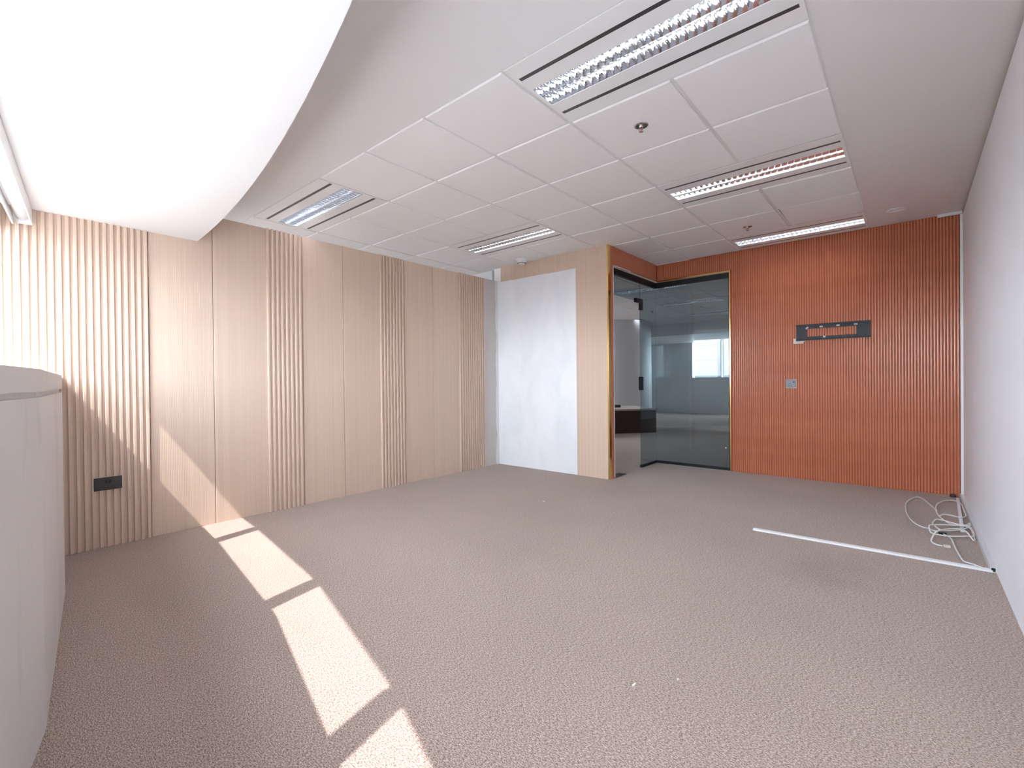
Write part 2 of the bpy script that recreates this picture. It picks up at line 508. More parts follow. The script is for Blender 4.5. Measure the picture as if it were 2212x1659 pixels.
# ------------------------------------------------------------------ white wall with beige border
mb = MB(); mb.box(-4.27, XS - 0.006, YW + 0.006, 4.80, 0, 2.70)
mb.box(-4.27, -4.146, YW, YW + 0.006, 2.44, ZC)
ww = obj('wall_back', mb, 'white_paint', label='short wall with a white painted infill inside a beige border', cat='wall', kind=ST)
mb = MB(); mb.box(-4.20, -2.978, YW - 0.001, YW + 0.006, 0.0, 2.425)
obj('infill', mb, 'infill_paint', ww, label='patchy white painted infill')
mb = MB(); mb.box(-4.146, -3.95, YW - 0.008, YW + 0.006, 2.425, ZC - 0.004)
mb.box(-3.95, -3.40, YW - 0.008, YW + 0.006, 2.421, ZC - 0.004)
mb.box(-3.40, -2.978, YW - 0.008, YW + 0.006, 2.417, ZC - 0.004)
obj('border_panel', mb, 'beige_panel', ww, label='beige ribbed strip across the top')
mb = MB(); mb.box(-2.977, XS - 0.0165, YW - 0.008, YW + 0.006, 0.0, ZC - 0.002)
obj('border_panel', mb, 'beige_panel', ww, label='beige ribbed upright strip')
mb = MB()
mb.prism([(XS - 0.016, YW - 0.012), (XS + 0.004, YW - 0.012), (XS + 0.004, YW + 0.035), (XS - 0.002, YW + 0.035), (XS - 0.002, YW - 0.004), (XS - 0.016, YW - 0.004)], 0, ZC - 0.001, 'z')
obj('trim_5', mb, 'gold', label='polished brass corner strip beside the doorway', cat='trim', kind=ST)

# ------------------------------------------------------------------ red fluted walls
HB = 2.405          # underside of the header over the glass
XJ = -1.650         # right end of the glazing
mb = MB()
mb.box(XJ + 0.008, XR, YR + 0.008, 6.09, 0, 2.70)
mb.box(XS - 0.0, XJ + 0.008, YR + 0.008, 6.09, HB, 2.70)
wr = obj('wall_red', mb, 'red_back', label='red-brown wood fluted wall with a wall bracket', cat='wall', kind=ST)
PITCH = 0.0232
def flute_mesh(h):
    m_ = MB()
    n = 7
    prof = [(0.0104 * math.cos(math.pi * k / (n - 1)), -0.0105 * math.sin(math.pi * k / (n - 1))) for k in range(n)]
    m_.prism(prof, 0, h, 'z')
    return m_.mesh('flute', 'red_flute')
fl_full = flute_mesh(ZC - 0.001)
fl_head = flute_mesh(ZC - HB)
x = XR - 0.03
while x > XS + 0.005:
    if x > XJ + 0.012: put('flute', fl_full, wr, (x, YR + 0.008, 0))
    else: put('flute', fl_head, wr, (x, YR + 0.008, HB))
    x -= PITCH
YD0 = 4.786         # near jamb of the doorway
mb = MB()
mb.box(XS - 0.10, XS - 0.008, 4.80, YD0, 0, 2.70) if YD0 > 4.80 else None
mb.box(XS - 0.10, XS - 0.008, YW + 0.14, YR + 0.12, HB, 2.70)
mb.box(XS - 0.10, XS - 0.008, YW + 0.10, YD0, 0, 2.70)
wd = obj('wall_door_side', mb, 'red_back', label='red-brown fluted return wall above the glass doorway', cat='wall', kind=ST)
y = YW + 0.048
while y < YR - 0.003:
    if y < YD0 - 0.005: put('flute', fl_full, wd, (XS - 0.008, y, 0), (0, 0, math.pi / 2))
    else: put('flute', fl_head, wd, (XS - 0.008, y, HB), (0, 0, math.pi / 2))
    y += PITCH

# ------------------------------------------------------------------ ceiling: plaster, grid, tiles
mb = MB()
JT = 17
YE = GY0 + GE * JT
rects = [(GX0 + 5 * GD, 0.5, GY0, YE), (GX0 + 2 * GD, GX0 + 5 * GD, GY0 + 7 * GE + 0.14, YE),
         (-7.4, GX0 - 5 * GD, GY0, YE), (-7.4, 0.5, YE, 16.0), (GX0 - 5 * GD, GX0 - 3 * GD, GY0, GY0 + 4 * GE)]
for x0, x1, y0, y1 in rects:
    mb.box(x0, x1, y0, y1, ZC, ZC + 0.03)
ribbon(mb, [(x_, GY0) for x_ in bx], [(x_, by(x_) - 0.04) for x_ in bx], ZC, ZC + 0.03)
cl = obj('ceiling', mb, 'bulkhead_paint', label='white ceiling of square panels in a metal grid with plaster margins', cat='ceiling', kind=ST)
mb = MB(); mb.box(-7.4, 0.5, 1.0, 16.0, 2.74, 2.76)
obj('deck', mb, 'void_dark', cl)

def in_grid(i, j):
    if 0 <= j < 7 and -3 <= i < 5: return True
    if 4 <= j < 7 and -5 <= i < -3: return True
    if 7 <= j < JT and -5 <= i < 2: return True
    return False
LIGHTS = [(-2, 0), (3, 0), (3, 3), (-1, 3), (3, 6), (-1, 9), (-1, 12), (-1, 15), (-5, 15)]
lit = set()
for i, j in LIGHTS: lit |= {(i, j), (i + 1, j)}
TW, TH = GD - 0.022, GE - 0.022
def tile_mesh():
    m_ = MB(); c = 0.004
    a, b_ = TW / 2, TH / 2
    vs = []
    for (ax, ay, z) in ((a, b_, 0.014), (a, b_, -0.004), (a - c, b_ - c, -0.008)):
        vs += [(-ax, -ay, z), (ax, -ay, z), (ax, ay, z), (-ax, ay, z)]
    fs = [(0, 1, 2, 3), (8, 11, 10, 9)]
    for l in (0, 4):
        for k in range(4):
            k2 = (k + 1) % 4
            fs.append((l + k, l + 4 + k, l + 4 + k2, l + k2))
    m_.add(vs, fs)
    return m_.mesh('tile', 'tile_white')
tm = tile_mesh()
for j in range(JT):
    for i in range(-5, 5):
        if not in_grid(i, j) or (i, j) in lit: continue
        dx = dy = 0.0; rz = 0.0
        if (i, j) == (4, 5): dx, dy, rz = 0.006, -0.004, 0.010
        put('tile', tm, cl, (GX0 + GD * (i + 0.5) + dx, GY0 + GE * (j + 0.5) + dy, ZC + random.uniform(-0.001, 0.001)), (0, 0, rz))
# T-bars: one per grid line
for i in range(-5, 6):
    js = [j for j in range(JT) if in_grid(i, j) or in_grid(i - 1, j)]
    if not js: continue
    # split where a lamp bridges the line
    runs = []; cur = []
    for j in js:
        bridged = any((li + 1, lj) == (i, j) for li, lj in LIGHTS)
        if bridged or (cur and j != cur[-1] + 1):
            if cur: runs.append(cur)
            cur = [] if bridged else [j]
        else: cur.append(j)
    if cur: runs.append(cur)
    for rn in runs:
        m_ = MB(); m_.box(-0.012, 0.012, GY0 + GE * rn[0], GY0 + GE * (rn[-1] + 1), ZC + 0.0005, ZC + 0.004)
        obj('grid_bar', m_, 'grid_white', cl, (GX0 + GD * i, 0, 0))
for j in range(0, JT + 1):
    is_ = [i for i in range(-5, 5) if in_grid(i, j) or in_grid(i, j - 1)]
    if not is_: continue
    m_ = MB(); m_.box(GX0 + GD * is_[0], GX0 + GD * (is_[-1] + 1), -0.012, 0.012, ZC + 0.001, ZC + 0.0045)
    obj('grid_bar', m_, 'grid_white', cl, (0, GY0 + GE * j, 0))

# ------------------------------------------------------------------ recessed louvre lights
def make_light():
    t = empty('ceiling_light')
    hx, hy = GD - 0.008, GE / 2 - 0.008
    m_ = MB(); z0, z1 = -0.006, -0.001
    sl, lo, sw = 0.190, 0.0885, 0.012
    for y0, y1 in ((-hy, -sl - sw), (-sl + sw, -lo), (lo, sl - sw), (sl + sw, hy)):
        m_.box(-hx, hx, y0, y1, z0, z1)
    for s_ in (-1, 1):
        a, b_ = sorted((s_ * hx, s_ * (hx - 0.018)))
        m_.box(a, b_, -lo, lo, z0, z1)
        for q in (-sl, sl): m_.box(a, b_, q - sw, q + sw, z0, z1)
    obj('panel', m_, 'plate_white', t)
    for q in (-sl, sl):
        m_ = MB()
        m_.box(-hx + 0.016, hx - 0.016, q - sw, q + sw, -0.0056, 0.010)
        obj('air_slot', m_, 'slot_dark', t)
    lx = hx - 0.018
    prof = []
    for c in (-0.0435, 0.0435):
        for k in range(9):
            u = -1 + k / 4.0
            prof.append((c + 0.0435 * u, 0.060 * (1 - u ** 4) - 0.004))
    top = [(y_, 0.085) for y_, _ in reversed(prof)]
    m_ = MB(); m_.prism(prof + top, -lx, lx, 'x', smooth=False)
    obj('reflector', m_, 'mirror_alu', t)
    for c in (-0.0435, 0.0435):
        m_ = MB(); m_.tube([(-lx + 0.01, c, 0.046), (lx - 0.01, c, 0.046)], 0.008, 10)
        obj('tube', m_, 'tube_fill_glow', t)
    # louvre blades, curved wedges across both rows
    b_ = MB()
    pr = [(0.0007, -0.005), (0.0016, 0.006), (0.0035, 0.016), (0.0075, 0.027), (-0.0075, 0.027), (-0.0035, 0.016), (-0.0016, 0.006), (-0.0007, -0.005)]
    for y0, y1 in ((-0.0865, -0.001), (0.001, 0.0865)):
        b_.prism(pr, y0, y1, 'y')
    bm_ = b_.mesh('blade', 'mirror_alu')
    nb = 28
    for k in range(nb + 1):
        put('blade', bm_, t, (-lx + 2 * lx * k / nb, 0, 0))
    m_ = MB(); m_.box(-lx, lx, -0.0012, 0.0012, -0.0055, 0.02)
    obj('divider', m_, 'mirror_alu', t)
    return t
LLAB = ['recessed louvre light nearest the battened beige wall, close to the curved ceiling', 'large louvre light at the top of the picture, nearest the viewer',
        'louvre light in the middle of the right-hand ceiling row', 'louvre light above the white painted infill wall', 'louvre light touching the top of the red fluted wall',
        'nearest louvre light seen through the glass, beyond the doorway', 'second louvre light seen through the glass, beyond the doorway',
        'third louvre light seen through the glass, beyond the doorway', 'louvre light above the round column beyond the doorway']
proto = make_light()
for k, (i, j) in enumerate(LIGHTS):
    o = proto if k == 0 else copy_tree(proto)
    o.location = (GX0 + GD * (i + 1), GY0 + GE * (j + 0.5), ZC)
    tag(o, LLAB[k], 'ceiling light', 'recessed louvre ceiling lights')

# ------------------------------------------------------------------ sprinklers, smoke detector, plaster ring
def make_sprinkler():
    t = empty('sprinkler')
    m_ = MB(); m_.lathe([(0.0, 0.0), (0.036, 0.0), (0.042, 0.002), (0.042, -0.003), (0.034, -0.006), (0.022, -0.004), (0.0, -0.002)][1:], 28)
    obj('escutcheon', m_, 'chrome', t)
    m_ = MB(); m_.lathe([(0.011, -0.002), (0.011, -0.012), (0.006, -0.014)], 16)
    obj('body', m_, 'chrome', t)
    m_ = MB(); m_.lathe([(0.0025, -0.012), (0.0035, -0.02), (0.0025, -0.03)], 10)
    obj('bulb', m_, 'red_bulb', t)
    m_ = MB()
    for s_ in (-1, 1):
        m_.tube([(s_ * 0.009, 0, -0.010), (s_ * 0.011, 0, -0.02), (s_ * 0.008, 0, -0.030), (s_ * 0.002, 0, -0.036)], 0.002, 6)
    obj('frame', m_, 'chrome', t)
    m_ = MB(); m_.lathe([(0.0005, -0.036), (0.013, -0.036), (0.013, -0.038), (0.0005, -0.039)], 18)
    obj('deflector', m_, 'chrome', t)
    return t
sp = make_sprinkler()
for k, (x, y, lab) in enumerate([(-1.212, 2.623, 'chrome fire sprinkler head in the tile beside the nearest light'), (-1.230, 5.063, 'chrome fire sprinkler head near the red fluted wall'),
                                 (-4.35, 9.9, 'fire sprinkler head beyond the doorway in front of the column')]):
    o = sp if k == 0 else copy_tree(sp)
    o.location = (x, y, ZC - 0.008)
    tag(o, lab, 'sprinkler', 'ceiling sprinkler heads')

t = empty('smoke_detector', (-3.66, 4.50, ZC - 0.008), label='round white smoke detector on the ceiling above the white infill', cat='smoke detector')
m_ = MB(); m_.lathe([(0.001, 0.0), (0.052, 0.0), (0.054, -0.006), (0.052, -0.014), (0.046, -0.016)], 32)
obj('base', m_, 'plastic_white', t)
m_ = MB(); m_.lathe([(0.046, -0.016), (0.044, -0.028), (0.036, -0.034), (0.033, -0.046), (0.026, -0.050), (0.001, -0.051)], 32)
obj('head', m_, 'plastic_white', t)
m_ = MB()
for k in range(14):
    a = 2 * math.pi * k / 14
    m_.box(0.0345 * math.cos(a) - 0.003, 0.0345 * math.cos(a) + 0.003, 0.0345 * math.sin(a) - 0.003, 0.0345 * math.sin(a) + 0.003, -0.044, -0.037)
obj('vent_slots', m_, 'hole_black', t)
t.scale = (1.3, 1.3, 1.3)

m_ = MB()
ring = []
for k in range(30):
    a = 2 * math.pi * k / 30
    rr = 0.062 + 0.006 * math.sin(5 * a) + 0.004 * math.sin(9 * a + 1)
    ring.append((-0.103 + rr * math.cos(a), 5.486 + rr * 0.9 * math.sin(a), ZC - 0.002))
m_.tube(ring + [ring[0]], 0.006, 6)
inn = [(-0.103 + 0.022 * math.cos(k * 0.7), 5.486 + 0.03 * math.sin(k * 0.7), ZC - 0.002) for k in range(9)]
m_.tube(inn, 0.006, 6)
obj('plaster_patch', m_, 'plastic_white', label='rough round plaster repair on the ceiling margin near the red wall', cat='plaster patch')

# ------------------------------------------------------------------ glazing and glass door
GF = YR + 0.035      # plane of the fixed pane in the red wall
GS = XS - 0.045      # plane of the door and sidelight
ZT = 2.365           # top of the glass
wg = empty('window_20', (0, 0, 0), label='fixed glass pane beside the red wall, in a slim black frame', cat='window', kind=ST)
m_ = MB(); m_.box(GS + 0.006, XJ - 0.012, GF - 0.005, GF + 0.005, 0.022, ZT)
obj('pane', m_, 'door_glass', wg)
m_ = MB(); m_.box(GS - 0.018, XJ - 0.004, GF - 0.018, GF + 0.018, ZT - 0.045, ZT + 0.02)
obj('top_channel', m_, 'black_metal', wg)
m_ = MB(); m_.box(GS - 0.006, XJ - 0.004, GF - 0.014, GF + 0.014, 0.0, 0.034)
obj('bottom_channel', m_, 'black_metal', wg)
m_ = MB(); m_.box(XJ - 0.022, XJ - 0.004, GF - 0.014, GF + 0.014, 0.034, ZT - 0.045)
obj('side_channel', m_, 'black_metal', wg)
m_ = MB(); m_.box(-1.722, -1.708, GF - 0.008, GF - 0.0052, 0.262, 0.280)
obj('sticker', m_, 'tape', wg, label='tiny pale sticker')
# gold lining
m_ = MB()
m_.box(XJ - 0.004, XJ + 0.008, YR - 0.016, GF + 0.03, 0, HB)
m_.box(XS - 0.0, XJ + 0.008, YR - 0.014, YR + 0.012, HB - 0.018, HB - 0.004)
obj('trim_6', m_, 'gold', label='brass edging around the fixed glass in the red wall', cat='trim', kind=ST)
m_ = MB(); m_.box(XS - 0.01, XJ - 0.004, YR + 0.012, GF + 0.03, ZT + 0.02, HB - 0.002)
m_.box(XS - 0.09, XS - 0.01, YD0, GF + 0.03, ZT + 0.02, HB - 0.002)
m_.box(XS - 0.010, XS + 0.006, YD0 - 0.004, 5.2, HB - 0.016, HB - 0.002)
obj('trim_7', m_, 'tape', label='cream packing strip above the black glass channel', cat='trim', kind=ST)

YP = 5.545           # near edge of the sidelight
ws_ = empty('window_21', (0, 0, 0), label='narrow glass sidelight and glass transom above the open doorway', cat='window', kind=ST)
m_ = MB(); m_.box(GS - 0.005, GS + 0.005, YP, GF + 0.004, 0.022, ZT)
obj('sidelight', m_, 'door_glass', ws_)
m_ = MB(); m_.box(GS - 0.005, GS + 0.005, YD0 + 0.004, YP - 0.003, 2.085, ZT)
obj('transom', m_, 'door_glass', ws_)
m_ = MB(); m_.box(GS - 0.018, GS + 0.018, YD0, GF - 0.018, ZT - 0.045, ZT + 0.02)
obj('top_channel', m_, 'black_metal', ws_)
m_ = MB(); m_.box(GS - 0.014, GS + 0.014, YP, GF - 0.014, 0.0, 0.034)
obj('bottom_channel', m_, 'black_metal', ws_)
m_ = MB()
m_.prism([(YP - 0.13, 2.068), (YP - 0.13, 2.122), (YP + 0.055, 2.122), (YP + 0.055, 1.985), (YP + 0.003, 1.985), (YP + 0.003, 2.068)], GS - 0.017, GS + 0.017, 'x')
obj('patch_fitting', m_, 'black_metal', ws_, bevel=0.003)
m_ = MB(); m_.box(GS - 0.019, GS + 0.019, YP - 0.006, YP + 0.052, 0.975, 1.145)
lk = obj('strike_box', m_, 'black_metal', ws_, bevel=0.002)
m_ = MB()
for z in (0.985, 1.135):
    m_.lathe([(0.0005, 0), (0.005, 0), (0.005, 0.003), (0.0005, 0.004)], 10, (GS + 0.0135, YP - 0.0005, z))
obj('screw', m_, 'chrome', lk)

# the leaf stands open at right angles, pivoting on the near jamb
hinge = Vector((GS, YD0 + 0.030, 0))
dr = empty('door_1', hinge, (0, 0, math.radians(92)), label='frameless glass door leaf standing open beyond the brass corner', cat='door', kind=ST)
# local +y runs along the leaf (closed position: towards the sidelight)
m_ = MB(); m_.box(-0.005, 0.005, -0.015, 0.715, 0.012, 2.080)
obj('leaf', m_, 'door_glass', dr)
m_ = MB(); m_.box(-0.016, 0.016, -0.020, 0.13, 2.020, 2.082)
obj('top_patch', m_, 'black_metal', dr, bevel=0.002)
m_ = MB(); m_.box(-0.016, 0.016, -0.020, 0.13, 0.006, 0.062)
obj('bottom_patch', m_, 'black_metal', dr, bevel=0.002)
m_ = MB()
for s_ in (-1, 1):
    m_.tube([(s_ * 0.006, 0.66, 1.25), (s_ * 0.05, 0.66, 1.25), (s_ * 0.05, 0.66, 0.85), (s_ * 0.006, 0.66, 0.85)], 0.010, 10)
obj('pull_handle', m_, 'black_metal', dr)
m_ = MB(); m_.box(GS - 0.05, GS + 0.05, YD0 + 0.0, YD0 + 0.26, 0.0, 0.004)
obj('door_1_floor_spring', m_, 'black_metal', label='black floor spring cover plate at the foot of the doorway', cat='floor spring', kind=ST).name = 'floor_spring_plate'
m_ = MB(); m_.box(XS - 0.08, XS - 0.008, YD0, YD0 + 0.006, 0, HB)
obj('trim_8', m_, 'plastic_white', label='pale jamb strip on the near side of the doorway', cat='trim', kind=ST)

# ------------------------------------------------------------------ wall bracket for a screen
FB = YR - 0.0025     # crest of the flutes
t = empty('screen_bracket', (-0.6385, FB, 1.515), label='black slotted metal screen bracket screwed to the red fluted wall', cat='bracket')
hx = 0.3265
m_ = MB()
m_.box(-hx, -hx + 0.100, -0.004, 0, 0.018, 0.154)
m_.box(hx - 0.118, hx, -0.004, 0, 0.018, 0.154)
m_.box(-hx + 0.100, hx - 0.118, -0.004, 0, 0.124, 0.154)
m_.box(-hx + 0.100, hx - 0.118, -0.004, 0, 0.018, 0.040)
obj('plate', m_, 'bracket_black', t)
for z0, sgn in ((0.154, 1), (0.018, -1)):
    m_ = MB()
    pts = [(0, z0), (-0.020, z0), (-0.020, z0 + sgn * 0.018), (-0.016, z0 + sgn * 0.018), (-0.016, z0 + sgn * 0.004), (0, z0 + sgn * 0.004)]
    m_.prism(pts, -hx, hx, 'x')
    obj('rail', m_, 'black_metal', t)
slm = MB().box(-0.011, 0.011, -0.0046, -0.003, -0.0025, 0.0025).mesh('slot', 'hole_black')
for k in range(9):
    for z in (0.028, 0.146):
        put('slot', slm, t, (-hx + 0.035 + k * 0.0725, 0, z))
for xx, z, rz in ((-0.2235, 0.134, -0.9), (-0.094, 0.140, 0.05), (0.054, 0.142, 0.03), (0.204, 0.142, -0.02)):
    m_ = MB(); m_.box(-0.014, 0.014, -0.0010, 0, -0.008, 0.008)
    st = obj('sticker', m_, 'paper', t, (xx, -0.0045, z), (0, rz, 0))
    m_ = MB()
    for q in (-0.007, -0.001, 0.005):
        m_.box(q - 0.002, q + 0.002, -0.0014, -0.0009, -0.004, 0.003)
    m_.box(0.0075, 0.010, -0.0014, -0.0009, -0.004, -0.001)
    obj('print', m_, 'hole_black', st)
m_ = MB()
for q in (-0.006, 0.006): m_.box(-0.067 + q - 0.004, -0.067 + q + 0.004, -0.0065, -0.004, 0.022, 0.042)
obj('bubble_level', m_, 'paper', t)
m_ = MB()
m_.prism([(-0.992, 1.484), (-0.900, 1.484), (-0.885, 1.512), (-0.968, 1.512), (-0.968, 1.542), (-0.992, 1.542)], FB - 0.0012, FB - 0.0002, 'y')
obj('masking_tape', m_, 'tape', label='scrap of cream masking tape under the corner of the black bracket', cat='tape')

# ------------------------------------------------------------------ sockets
t = empty('wall_socket', (-1.017, FB, 1.0455), label='single grey switched socket on the red fluted wall', cat='socket')
m_ = MB()
a, b_ = 0.052, 0.049
for x0, x1, z0, z1 in ((-a, a, b_ - 0.005, b_), (-a, a, -b_, -b_ + 0.005), (-a, -a + 0.005, -b_ + 0.005, b_ - 0.005), (a - 0.005, a, -b_ + 0.005, b_ - 0.005)):
    m_.box(x0, x1, -0.004, 0, z0, z1)
obj('surround', m_, 'tape', t)
m_ = MB(); m_.box(-0.046, 0.046, -0.013, 0, -0.043, 0.043)
fp = obj('face_plate', m_, 'grey_plastic', t, bevel=0.004)
m_ = MB(); m_.box(0.018, 0.034, -0.016, -0.0125, 0.010, 0.026)
obj('rocker', m_, 'black_plastic', fp, bevel=0.001)
m_ = MB()
m_.box(-0.011, -0.005, -0.0136, -0.012, -0.004, 0.008)
m_.box(-0.025, -0.016, -0.0136, -0.012, -0.026, -0.021)
m_.box(0.000, 0.009, -0.0136, -0.012, -0.026, -0.021)
obj('pin_holes', m_, 'hole_black', fp)

BX = XL + 0.015
t = empty('wall_socket', (BX, 0.6445, 0.4335), label='double black socket outlet on the beige battened wall', cat='socket')
m_ = MB(); m_.box(0, 0.011, -0.0745, 0.0745, -0.0435, 0.0435)
fp = obj('face_plate', m_, 'black_plastic', t, bevel=0.003)
for y0 in (-0.013, 0.004):
    m_ = MB(); m_.box(0.010, 0.0135, y0, y0 + 0.011, 0.006, 0.025)
    obj('rocker', m_, 'hole_black', fp, bevel=0.001)
m_ = MB()
for c in (-0.039, 0.039):
    m_.box(0.0105, 0.0116, c - 0.003, c + 0.003, 0.001, 0.012)
    m_.box(0.0105, 0.0116, c - 0.015, c - 0.006, -0.020, -0.014)
    m_.box(0.0105, 0.0116, c + 0.006, c + 0.015, -0.020, -0.014)
obj('pin_holes', m_, 'hole_black', fp)
m_ = MB(); m_.box(0.0105, 0.0115, 0.055, 0.067, -0.035, -0.0325)
obj('maker_mark', m_, 'grey_plastic', fp)
m_ = MB(); m_.box(0.0, 0.0015, -0.0785, 0.0785, -0.0475, 0.0475)
obj('cut_out', m_, 'tape', t)

# ------------------------------------------------------------------ roller blind by the window
bl0, bl1 = Vector((-4.165, 0.255)), Vector((-1.75, -0.075))
tv = bl1 - bl0; L = tv.length
t = empty('roller_blind', (bl0.x, bl0.y, 2.105), (0, 0, math.atan2(tv.y, tv.x)), label='white roller blind rolled up in its cassette above the windows', cat='blind')
m_ = MB()
m_.prism([(0.042, 0.010), (0.042, 0.106), (-0.038, 0.106), (-0.038, 0.100), (0.036, 0.100), (0.036, 0.010)], 0.0, L, 'x')
obj('cassette', m_, 'plastic_white', t)
for x0 in (-0.004, L):
    m_ = MB(); m_.prism([(0.043, 0.0), (0.043, 0.107), (-0.039, 0.107), (-0.039, 0.03), (-0.02, 0.0)], x0, x0 + 0.004, 'x')
    obj('end_cap', m_, 'plastic_white', t, bevel=0.001)
m_ = MB(); m_.tube([(0.006, 0.0, 0.052), (L - 0.004, 0.0, 0.052)], 0.031, 20)
obj('roll', m_, 'plastic_white', t)
m_ = MB(); m_.box(0.004, L - 0.004, -0.044, -0.036, -0.010, 0.016)
obj('bottom_bar', m_, 'alu', t)
m_ = MB(); m_.box(0.004, L - 0.004, -0.0405, -0.0395, 0.016, 0.055)
obj('fabric', m_, 'plastic_white', t)
# bead chain
m_ = MB()
zt, zb = 0.045, -0.88
pts = [(0.012, -0.018, zt), (0.012, -0.018, zb + 0.03)] + [(0.012, -0.002 - 0.016 * math.cos(a), zb + 0.03 - 0.022 * math.sin(a)) for a in [math.pi * k / 8 for k in range(1, 8)]] + [(0.012, 0.014, zb + 0.03), (0.012, 0.014, zt)]
def resample(ps, st):
    out = []; acc = 0.0
    ps = [Vector(p) for p in ps]
    for a, b_ in zip(ps, ps[1:]):
        l = (b_ - a).length; d_ = acc
        while d_ < l:
            out.append(a + (b_ - a) * (d_ / l)); d_ += st
        acc = d_ - l
    return out
for p in resample(pts, 0.0065):
    r_ = 0.0022
    m_.add([(p.x + r_, p.y, p.z), (p.x - r_, p.y, p.z), (p.x, p.y + r_, p.z), (p.x, p.y - r_, p.z), (p.x, p.y, p.z + r_), (p.x, p.y, p.z - r_)],
           [(0, 2, 4), (2, 1, 4), (1, 3, 4), (3, 0, 4), (2, 0, 5), (1, 2, 5), (3, 1, 5), (0, 3, 5)])
obj('bead_chain', m_, 'plastic_white', t, kind='stuff')

# ------------------------------------------------------------------ loose trunking, cables, stopper on the floor
m_ = MB()
a, b_ = Vector((-0.885, 3.750)), Vector((0.345, 3.772))
dd = b_ - a
m_.prism([(-0.018, 0), (0.018, 0), (0.018, 0.010), (0.016, 0.012), (-0.016, 0.012), (-0.018, 0.010)], 0, dd.length, 'x')
obj('cable_trunking', m_, 'plastic_white', None, (a.x, a.y, 0), (0, 0, math.atan2(dd.y, dd.x)), label='long white plastic trunking strip lying straight across the carpet', cat='trunking', group='trunking strips on the floor')
m_ = MB()
a, b_ = Vector((0.315, 5.83)), Vector((0.272, 4.60))
dd = b_ - a
m_.prism([(-0.011, 0), (0.011, 0), (0.011, 0.009), (0.009, 0.011), (-0.009, 0.011), (-0.011, 0.009)], 0, dd.length, 'x')
obj('cable_trunking', m_, 'plastic_white', None, (a.x, a.y, 0), (0, 0, math.atan2(dd.y, dd.x)), label='narrow white trunking strip in the corner under the tangled cables', cat='trunking', group='trunking strips on the floor')

def floor_at(px, py):
    d_ = CF + CR * ((px - 1106) / F_PX) - CU * ((py - 829.5) / F_PX)
    k = CAMZ / -d_.z
    return d_.x * k, d_.y * k
def smooth_pts(ps, n=5):
    out = []
    N = len(ps)
    for i in range(N - 1):
        p0, p1, p2, p3 = (Vector(ps[max(i - 1, 0)]), Vector(ps[i]), Vector(ps[i + 1]), Vector(ps[min(i + 2, N - 1)]))
        for k in range(n):
            u = k / n
            out.append(0.5 * ((2 * p1) + (p2 - p0) * u + (2 * p0 - 5 * p1 + 4 * p2 - p3) * u * u + (3 * p1 - p0 - 3 * p2 + p3) * u ** 3))
    out.append(Vector(ps[-1]))
    return out
CABLES = [
 ('white network cable running out of the skirting end and looping towards the red wall',
  [(1575,1330),(1480,1325),(1380,1298),(1260,1250),(1130,1210),(1090,1170),(1040,1090),(1000,1020),(970,950),(945,890),(910,850),(850,815),(800,790),(730,760),(640,735),(600,715),(500,690),(400,640),(320,570),(265,480),(250,400),(262,330),(330,270),(420,240),(500,265),(590,330),(690,425),(740,520),(820,610),(920,670),(1020,690),(1150,688),(1260,668)], 0.0055),
 ('white cable arching in a small loop nearest the red wall',
  [(760,570),(800,548),(900,550),(1020,565),(1100,570),(1150,550),(1165,510),(1140,430),(1090,370),(1010,325),(920,310),(820,320),(740,355),(700,410),(712,470)], 0.017),
 ('white cable coiled flat in the middle of the tangle by the right wall',
  [(1250,690),(1200,730),(1150,755),(1040,785),(900,795),(780,785),(710,745),(660,690),(655,650),(700,625),(790,635),(920,670),(1060,710),(1190,722),(1260,760),(1290,800)], 0.028),
 ('white cable with a small plug on its end, front of the tangle',
  [(800,975),(700,950),(640,910),(640,870),(690,840),(790,815),(900,798),(1020,795),(1100,815),(1180,855),(1260,890),(1330,890),(1335,860),(1300,830),(1230,800),(1180,765),(1080,745),(960,740),(800,732),(650,735),(605,745),(610,780),(680,815),(800,845),(900,855),(1080,858),(1220,850),(1300,825)], 0.039)]
laid = []
